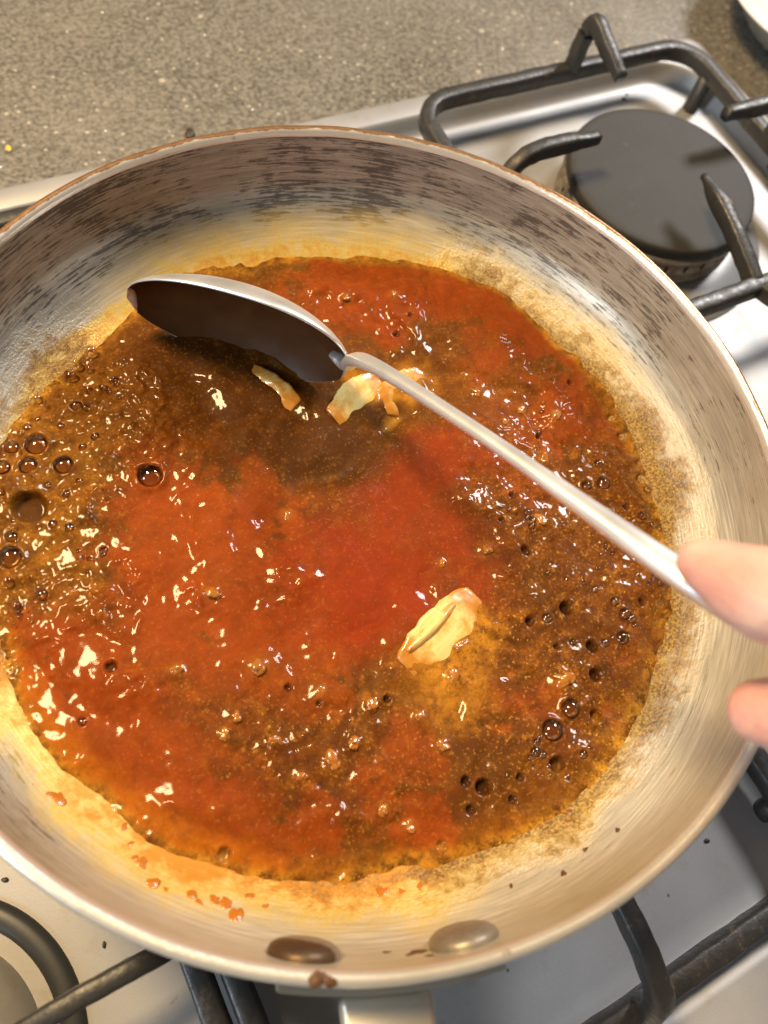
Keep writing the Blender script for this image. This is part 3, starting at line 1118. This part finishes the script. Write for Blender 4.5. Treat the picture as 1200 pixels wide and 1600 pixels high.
bm = bmesh.new()
bmesh.ops.create_uvsphere(bm, u_segments=20, v_segments=12, radius=1)
bmesh.ops.delete(bm, geom=[v for v in bm.verts if v.co.z < -.15], context='VERTS')
bub_me = bpy.data.meshes.new('bubble')
bm.to_mesh(bub_me)
bm.free()
bub_me.polygons.foreach_set('use_smooth', [True] * len(bub_me.polygons))
bub_me.materials.append(M_bub)
for x, y, zc, rr in BUB:
    b = bpy.data.objects.new('bubble', bub_me)
    C.objects.link(b)
    b.parent = sauce
    b.location = (x, y, zc - rr * .05)
    b.scale = (rr * 1.02, rr * random.uniform(.95, 1.08), rr * random.uniform(.7, .95))


# ------------------------------------------------------------------ pieces of onion in the sauce
def petal(name, L, Wd, bend, arch, thk, seed):
    """curved onion petal lying along x, hollow side down, thick"""
    nu, nv = 36, 18
    T = []
    for side in (0, 1):
        for i in range(nu):
            u = i / (nu - 1)
            for j in range(nv):
                v = j / (nv - 1) * 2 - 1
                wd = Wd * (math.sin(math.pi * (.06 + .88 * u)) ** .33) * (.82 + .36 * fbm(np.array([u * 5.0 + seed]), np.array([0.3 + (v > 0)]), 3, seed)[0])
                x = (u - .5) * L
                y = v * wd / 2 + bend * (u - .5) ** 2 * L
                zz = arch * (1 - v * v) * (.6 + .4 * math.sin(math.pi * u)) - arch * .6 * (2 * u - 1) ** 2
                zz += (fbm(np.array([x * 160]), np.array([y * 260]), 3, seed)[0] - .5) * .0010
                if side:
                    zz -= thk * (1 - .6 * abs(v) ** 3)
                T.append((x, y, zz))
    F = grid_faces(nu, nv)
    o_ = nu * nv
    F += [tuple(a + o_ for a in f)[::-1] for f in grid_faces(nu, nv)]
    for i in range(nu - 1):
        F.append((i * nv, (i + 1) * nv, o_ + (i + 1) * nv, o_ + i * nv))
        F.append((i * nv + nv - 1, o_ + i * nv + nv - 1, o_ + (i + 1) * nv + nv - 1, (i + 1) * nv + nv - 1))
    for j in range(nv - 1):
        F.append((j, o_ + j, o_ + j + 1, j + 1))
        F.append(((nu - 1) * nv + j, (nu - 1) * nv + j + 1, o_ + (nu - 1) * nv + j + 1, o_ + (nu - 1) * nv + j))
    me = fix_normals(mesh_np(name, T, F))
    return me


def place_petal(p0, p1, Wd, bend, arch, thk, tilt, dz, seed, label, wet=(.0, .6)):
    a = at(*p0, ZS + .002)
    b = at(*p1, ZS + .002)
    L = float(np.linalg.norm(b - a))
    me = petal('onion_piece', L, Wd, bend, arch, thk, seed)
    n = len(me.vertices)
    co = np.zeros(n * 3)
    me.vertices.foreach_get('co', co)
    co = co.reshape(-1, 3)
    yy = co[:, 1] - bend * (co[:, 0] / L) ** 2 * L
    ed = np.maximum(np.abs(co[:, 0]) / (L / 2), np.clip(-np.sign(tilt) * yy / (Wd / 2) * 1.05, 0, 2))
    fattr(me, 'wet', np.clip(wet[0] + wet[1] * smooth(.25, .95, ed), 0, 1.2))
    o = link('onion_piece', me, M_onion)
    m = (a + b) / 2
    o.location = (m[0], m[1], hz(m[0], m[1]) + dz)
    o.rotation_euler = (math.radians(tilt), 0, math.atan2(b[1] - a[1], b[0] - a[0]))
    tag(o, label, 'onion', 'pale onion pieces in the sauce')
    return o


place_petal((648, 1052), (758, 938), .0230, .10, .0016, .0028, 12, -.0006, 3, 'broad pale onion piece in the open sauce, with a thin slice beside it', (.10, 1.0))
place_petal((638, 1018), (712, 945), .0038, .06, .0016, .0024, 10, .0024, 5, 'thin pale onion slice lying beside the broad onion piece', (.1, .7))
place_petal((528, 652), (600, 592), .0170, .06, .0010, .0024, 24, -.0002, 7, 'pale onion piece poking out at the stirring spoon, just below its neck', (.05, .85))
place_petal((600, 620), (672, 588), .0160, .05, .0010, .0024, 20, -.0012, 8, 'orange-stained onion piece passing under the spoon handle', (.5, .5))
place_petal((378, 570), (458, 632), .0130, .16, .0010, .0024, 20, -.0014, 9, 'dull shaded onion piece in the shadow below the spoon bowl', (.62, .5))

for i, (px, py, r) in enumerate(BITS):
    P = at(px, py, ZS)
    me = lump('garlic_bit', r * .00092, 20 + i, (1.3, .9, .42), .85, 3)
    o = link('garlic_bit', me, M_garlic)
    o.location = (P[0], P[1], hz(P[0], P[1]) - r * .00022)
    o.rotation_euler = (random.uniform(-.3, .3), random.uniform(-.3, .3), random.uniform(0, 6))
    tag(o, 'small orange minced lump floating in the sauce', 'garlic', 'minced lumps floating in the sauce')


# ------------------------------------------------------------------ splashes on the pan wall
def wall_z(r):
    return float(np.interp(r, prof[:, 0], prof[:, 1]))


def on_wall(px, py):
    """pan-wall point seen at this pixel"""
    d = ray(px, py)
    t = np.linspace(.15, .35, 2000)
    P = CAM + d[None] * t[:, None]
    rr = np.hypot(P[:, 0], P[:, 1])
    zz = np.interp(rr, prof[:, 0], prof[:, 1], right=.09)
    hit = np.argmax(P[:, 2] <= zz)
    p = P[hit]
    a = math.atan2(p[1], p[0])
    r0 = rr[hit]
    dzdr = (np.interp(r0 + .0008, prof[:, 0], prof[:, 1]) - np.interp(r0 - .0008, prof[:, 0], prof[:, 1])) / .0016
    n = np.array([-dzdr * math.cos(a), -dzdr * math.sin(a), 1.0])
    return p, n / np.linalg.norm(n)


spl = [(93, 1247, 2.6, 0), (76, 1240, 1.3, 0), (238, 1379, 2.6, 0), (222, 1350, 2.4, 0), (212, 1340, 1.4, 0), (300, 1398, 2.2, 0), (312, 1410, 1.4, 0), (370, 1430, 3.4, 0), (352, 1412, 2.4, 0), (335, 1405, 2.2, 0),
       (390, 1400, 1.8, 0), (595, 1392, 2.4, 0), (630, 1393, 1.7, 0), (657, 1386, 1.8, 0), (556, 1402, 1.2, 0), (195, 1292, 1.6, 0), (52, 1226, .9, 0), (415, 1415, 1.4, 0), (260, 1390, 1.2, 0), (205, 1318, 1.1, 0),
       (798, 1384, 1.2, 1), (965, 1297, 1.4, 1), (915, 1328, 1.2, 1), (880, 1365, 1.5, 1), (655, 1487, 3.0, 1), (640, 1492, 2.0, 1), (672, 1493, 2.0, 1), (604, 1488, 1.7, 1), (497, 1530, 2.4, 1), (515, 1534, 1.8, 1)]
for i, (px, py, r, b) in enumerate(spl):
    if py > 1525:
        p = at(px, py, .0858)
        n = np.array([0, 0, 1.0])
    else:
        p, n = on_wall(px, py)
    me = lump('m', r * .00062, 60 + i, (1.3, .9, .15), .7, 3)
    o = link('burnt_splash' if b else 'sauce_splash', me, M_burnt if b else M_drop)
    o.location = p
    q1 = Vector(n).to_track_quat('Z', 'Y')
    o.rotation_euler = (q1.to_matrix() @ Matrix.Rotation(random.uniform(0, 6.28), 3, 'Z')).to_euler()
    if b:
        if px > 700:
            tag(o, 'tiny dark burnt fleck on the tan wall beyond the clean rivet', 'splash', 'burnt flecks on the bare wall')
        elif py > 1525:
            tag(o, 'brown burnt blob on the rim beside the half-stained rivet', 'splash', 'burnt blobs on the rim')
        elif px > 620:
            tag(o, 'black burnt crumbly splash touching the edge of the clean rivet', 'splash', 'burnt splashes at the clean rivet')
        else:
            tag(o, 'small burnt fleck midway between the two rivets', 'splash')
    else:
        if px > 500:
            tag(o, 'orange sauce drop on the wall between sauce and clean rivet', 'splash', 'sauce drops above the clean rivet')
        elif px > 280:
            tag(o, 'orange sauce drop in the cluster above the half-stained rivet', 'splash', 'sauce drops above the half-stained rivet')
        elif px > 150:
            tag(o, 'orange sauce drop along the yellow oil film left of the rivets', 'splash', 'sauce drops along the oil film')
        else:
            tag(o, 'isolated orange sauce drop high on the pan wall away from the rivets', 'splash', 'isolated sauce drops on the wall')

# ------------------------------------------------------------------ serving spoon
J = at(548, 543, .0780)          # neck
E = at(1160, 968, .1400)        # held end
bowl_c = at(372, 497, .0690)
tip = at(186, 434, .0740)
a_ = tip - J
a_[2] *= .6
Lb = np.linalg.norm(a_)
a_ /= Lb
cdir = CAM - bowl_c
cdir -= a_ * (cdir @ a_)
cdir /= np.linalg.norm(cdir)
u_ = np.cross(a_, cdir)
if u_[2] < 0:
    u_ = -u_
phi = math.radians(60)
n_ = math.cos(phi) * cdir - math.sin(phi) * u_          # the hollow faces the near side
w_ = np.cross(n_, a_)
if w_[2] < 0:
    w_ = -w_
mid = (tip + J) / 2
mid = mid - w_ * .0125
spoon = empty('serving_spoon', tuple(bowl_c))
tag(spoon, 'polished steel serving spoon dipped on edge into the sauce, held at its handle', 'spoon')
nu, nv = 48, 25
V = []
WB, DB, TH = .046, .0150, .0013
for side in (0, 1):
    for i in range(nu):
        u = i / (nu - 1)
        s = 2 * u - 1                                    # -1 neck, 1 tip
        prof_w = max(0.0, 1 - abs(s) ** 2.3) ** .5 * (1 - .10 * s)
        for j in range(nv):
            v = j / (nv - 1) * 2 - 1
            depth = DB * max(0, (1 - s * s)) ** .75 * (1 - v * v) ** .9
            P = mid + a_ * s * Lb / 2 + w_ * v * prof_w * WB / 2 - n_ * depth
            if side:
                P = P - n_ * TH
            V.append(P)
F = grid_faces(nu, nv)
o_ = nu * nv
F += [tuple(x + o_ for x in f)[::-1] for f in grid_faces(nu, nv)]
for i in range(nu - 1):
    F.append((i * nv, (i + 1) * nv, o_ + (i + 1) * nv, o_ + i * nv))
    F.append((i * nv + nv - 1, o_ + i * nv + nv - 1, o_ + (i + 1) * nv + nv - 1, (i + 1) * nv + nv - 1))
me = mesh_np('m', V, F)
bm = bmesh.new()
bm.from_mesh(me)
bmesh.ops.remove_doubles(bm, verts=bm.verts, dist=.00005)
bmesh.ops.recalc_face_normals(bm, faces=bm.faces)
bm.to_mesh(me)
bm.free()
me.polygons.foreach_set('use_smooth', [True] * len(me.polygons))
part('spoon_bowl', me, M_spoon, spoon)
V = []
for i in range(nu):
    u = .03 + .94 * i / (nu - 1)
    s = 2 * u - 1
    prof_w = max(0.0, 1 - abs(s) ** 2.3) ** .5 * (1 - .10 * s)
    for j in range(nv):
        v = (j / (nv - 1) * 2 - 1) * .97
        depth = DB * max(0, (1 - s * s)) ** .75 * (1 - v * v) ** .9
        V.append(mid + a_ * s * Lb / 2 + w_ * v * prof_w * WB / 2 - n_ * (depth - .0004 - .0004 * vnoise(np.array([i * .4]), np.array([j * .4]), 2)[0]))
part('sauce_shade_film', mesh_np('m', V, grid_faces(nu, nv)), M_film, spoon)  # dark sauce-brown sheet added to darken the shaded hollow
Jn = mid - a_ * Lb / 2 + a_ * .004
hdir = (E - J) / np.linalg.norm(E - J)
path = [Jn + a_ * .0035 - n_ * .0034, Jn + a_ * .001 - n_ * .0022, Jn - a_ * .004 - n_ * .0008, J * .75 + Jn * .25 + hdir * .004, J + hdir * .018, J + hdir * .05 + np.array([0, 0, .0015]), (J + E) / 2 + np.array([0, 0, .002]), E, at(1235, 985, .1440), at(1330, 1010, .1480)]
P = resample(chaikin(path, 3), .003)
part('spoon_handle', bar('m', P, .0058, .0042, taper=lambda t: min(1, .42 + t * 14) * 1.25 - .45 * math.sin(math.pi * min(1, t * 1.25)) + .35 * max(0, t - .55), sup=2.4, seg=16), M_spoon, spoon)

# ------------------------------------------------------------------ hand
parts = []


def ball_chain(bm, P, Rd, step=.0016):
    P = [np.array(p, float) for p in P]
    Q = np.array([np.r_[p, r] for p, r in zip(P, Rd)])
    for _ in range(2):
        T = [Q[0]]
        for a, b in zip(Q[:-1], Q[1:]):
            T += [a * .75 + b * .25, a * .25 + b * .75]
        T.append(Q[-1])
        Q = np.array(T)
    L = np.r_[0, np.cumsum(np.linalg.norm(np.diff(Q[:, :3], axis=0), axis=1))]
    n = max(3, int(L[-1] / step))
    for s in np.linspace(0, L[-1], n):
        q = [np.interp(s, L, Q[:, k]) for k in range(4)]
        bmesh.ops.create_icosphere(bm, subdivisions=2, radius=q[3], matrix=Matrix.Translation(q[:3]))


A = at
idx_tip, idx_dip, idx_pip, idx_mcp = A(1098, 880, .150), A(1220, 944, .157), A(1390, 930, .166), A(1640, 1120, .165)
th_tip, th_ip, th_mcp, th_cmc = A(1190, 1112, .134), A(1305, 1132, .144), A(1480, 1270, .150), A(1720, 1440, .150)
wrist = A(1990, 1560, .150)
arm = A(2500, 1950, .150)
bm = bmesh.new()
ball_chain(bm, [idx_tip, idx_dip, idx_pip, idx_mcp], [.0058, .0112, .0116, .0120])
ball_chain(bm, [th_tip, th_ip, th_mcp, th_cmc], [.0076, .0104, .0120, .0140])
m_off = np.array([.012, .016, -.010])
ball_chain(bm, [A(1230, 945, .128), A(1330, 880, .138), A(1480, 880, .158), idx_mcp + np.array([.010, .018, -.004])], [.0066, .0082, .0092, .0108])
ball_chain(bm, [A(1290, 1000, .112), A(1390, 900, .122), A(1550, 890, .148), idx_mcp + np.array([.018, .034, -.010])], [.0062, .0078, .0088, .0104])
ball_chain(bm, [A(1350, 1060, .098), A(1450, 950, .108), A(1600, 940, .134), idx_mcp + np.array([.024, .048, -.018])], [.0056, .0068, .0076, .0094])
for f_, o3 in ((0, (0, 0, 0)), (1, (.010, .018, -.004)), (2, (.018, .034, -.010)), (3, (.024, .048, -.018))):
    ball_chain(bm, [idx_mcp + np.array(o3), (idx_mcp + np.array(o3)) * .45 + wrist * .55, wrist], [.0110, .0135, .0190], .003)
ball_chain(bm, [th_cmc, wrist], [.0145, .019], .003)
ball_chain(bm, [wrist, wrist * .5 + arm * .5, arm], [.0215, .026, .033], .005)
me = bpy.data.meshes.new('hand_raw')
bm.to_mesh(me)
bm.free()
tmp = bpy.data.objects.new('hand_raw', me)
C.objects.link(tmp)
md = tmp.modifiers.new('r', 'REMESH')
md.mode = 'VOXEL'
md.voxel_size = .0013
md2 = tmp.modifiers.new('s', 'SMOOTH')
md2.iterations = 7
md2.factor = .5
dg = bpy.context.evaluated_depsgraph_get()
hm = bpy.data.meshes.new_from_object(tmp.evaluated_get(dg))
bpy.data.objects.remove(tmp)
hm.name = 'hand'
hm.polygons.foreach_set('use_smooth', [True] * len(hm.polygons))
hm.materials.clear()
person = link('person', hm, M_skin)
tag(person, 'bare right hand of a person pinching the steel spoon handle over the pan', 'person')


def nail(a, b, r, upv):
    d = a - b
    d = d / np.linalg.norm(d)
    up = np.array(upv, float)
    up -= d * (up @ d)
    up /= np.linalg.norm(up)
    s = np.cross(d, up)
    V, nn = [], 9
    for side in (0, 1):
        for i in range(nn):
            u = i / (nn - 1)
            for j in range(nn):
                v = j / (nn - 1) * 2 - 1
                an = v * .95
                rr = r * 1.04 - side * .0005
                x = (u - .75) * r * 1.7
                V.append(a + d * (x - .12 * r * v * v) + s * math.sin(an) * rr * .82 + up * (math.cos(an) * rr * .98 - .0004))
    F = grid_faces(nn, nn)
    F += [tuple(x + nn * nn for x in f)[::-1] for f in grid_faces(nn, nn)]
    part('fingernail', fix_normals(mesh_np('m', V, F)), M_nail, person)


nail(idx_tip * .75 + idx_dip * .25, idx_dip, .0062, (.25, .9, .25))
nail(th_tip * .8 + th_ip * .2, th_ip, .0076, (-.35, -.55, .75))

# ------------------------------------------------------------------ small things round the pan
dz_ = .022
dc = (.4495, .2095)
dish = lathe('white_dish', [(.02, ZT + .0005), (.036, ZT + .0008), (.050, ZT + .006), (.066, dz_ - .004), (.0725, dz_), (.0735, dz_ + .0012), (.0722, dz_ + .002), (.066, dz_ - .001), (.05, ZT + .010), (.03, ZT + .006), (.01, ZT + .0055)], 96, (0, 0, 0), False, True)
o = link('white_dish', fix_normals(dish), M_white)
o.location = (dc[0], dc[1], 0)
tag(o, 'white glazed dish standing on the worktop beyond the hob corner', 'dish')


def crumb(px, py, r, mat, label, z, sq=(1.3, .8, .5), group=None, name='crumb'):
    P = at(px, py, z)
    o = link(name, lump(name, r, int(px), sq, .35, 2), mat)
    o.location = (P[0], P[1], z + r * sq[2] * .6)
    o.rotation_euler = (0, 0, random.uniform(0, 6))
    tag(o, label, 'crumb', group)


crumb(14, 233, .0016, M_yel, 'yellow crumb lying on the speckled worktop', ZT)
crumb(297, 211, .0030, M_dk, 'dark crumb on the worktop just behind the pan rim', ZT)
for px, py, r in ((937, 143, .0012), (975, 155, .0013), (979, 149, .0009)):
    crumb(px, py, r, M_dk, 'tiny black crumb on the steel behind the large burner cap', ZW, group='black crumbs behind the burner')
for px, py, r in ((1104, 1314, .0010), (163, 1476, .0008), (8, 1375, .0009), (1086, 1536, .0006)):
    crumb(px, py, r, M_dk, 'tiny black crumb on the bare steel in front of the pan', ZW, group='black crumbs in front of the pan')
for px, py, r in ((160, 20, .0011), (500, 90, .0010), (395, 172, .0012), (105, 50, .0009), (785, 78, .0013), (893, 6, .0012), (320, 55, .0010), (230, 30, .0009), (165, 205, .0010), (1, 262, .0011), (560, 120, .0009)):
    crumb(px, py, r * .62, M_white, 'tiny white crumb scattered on the speckled worktop', ZT, group='white crumbs on the worktop')
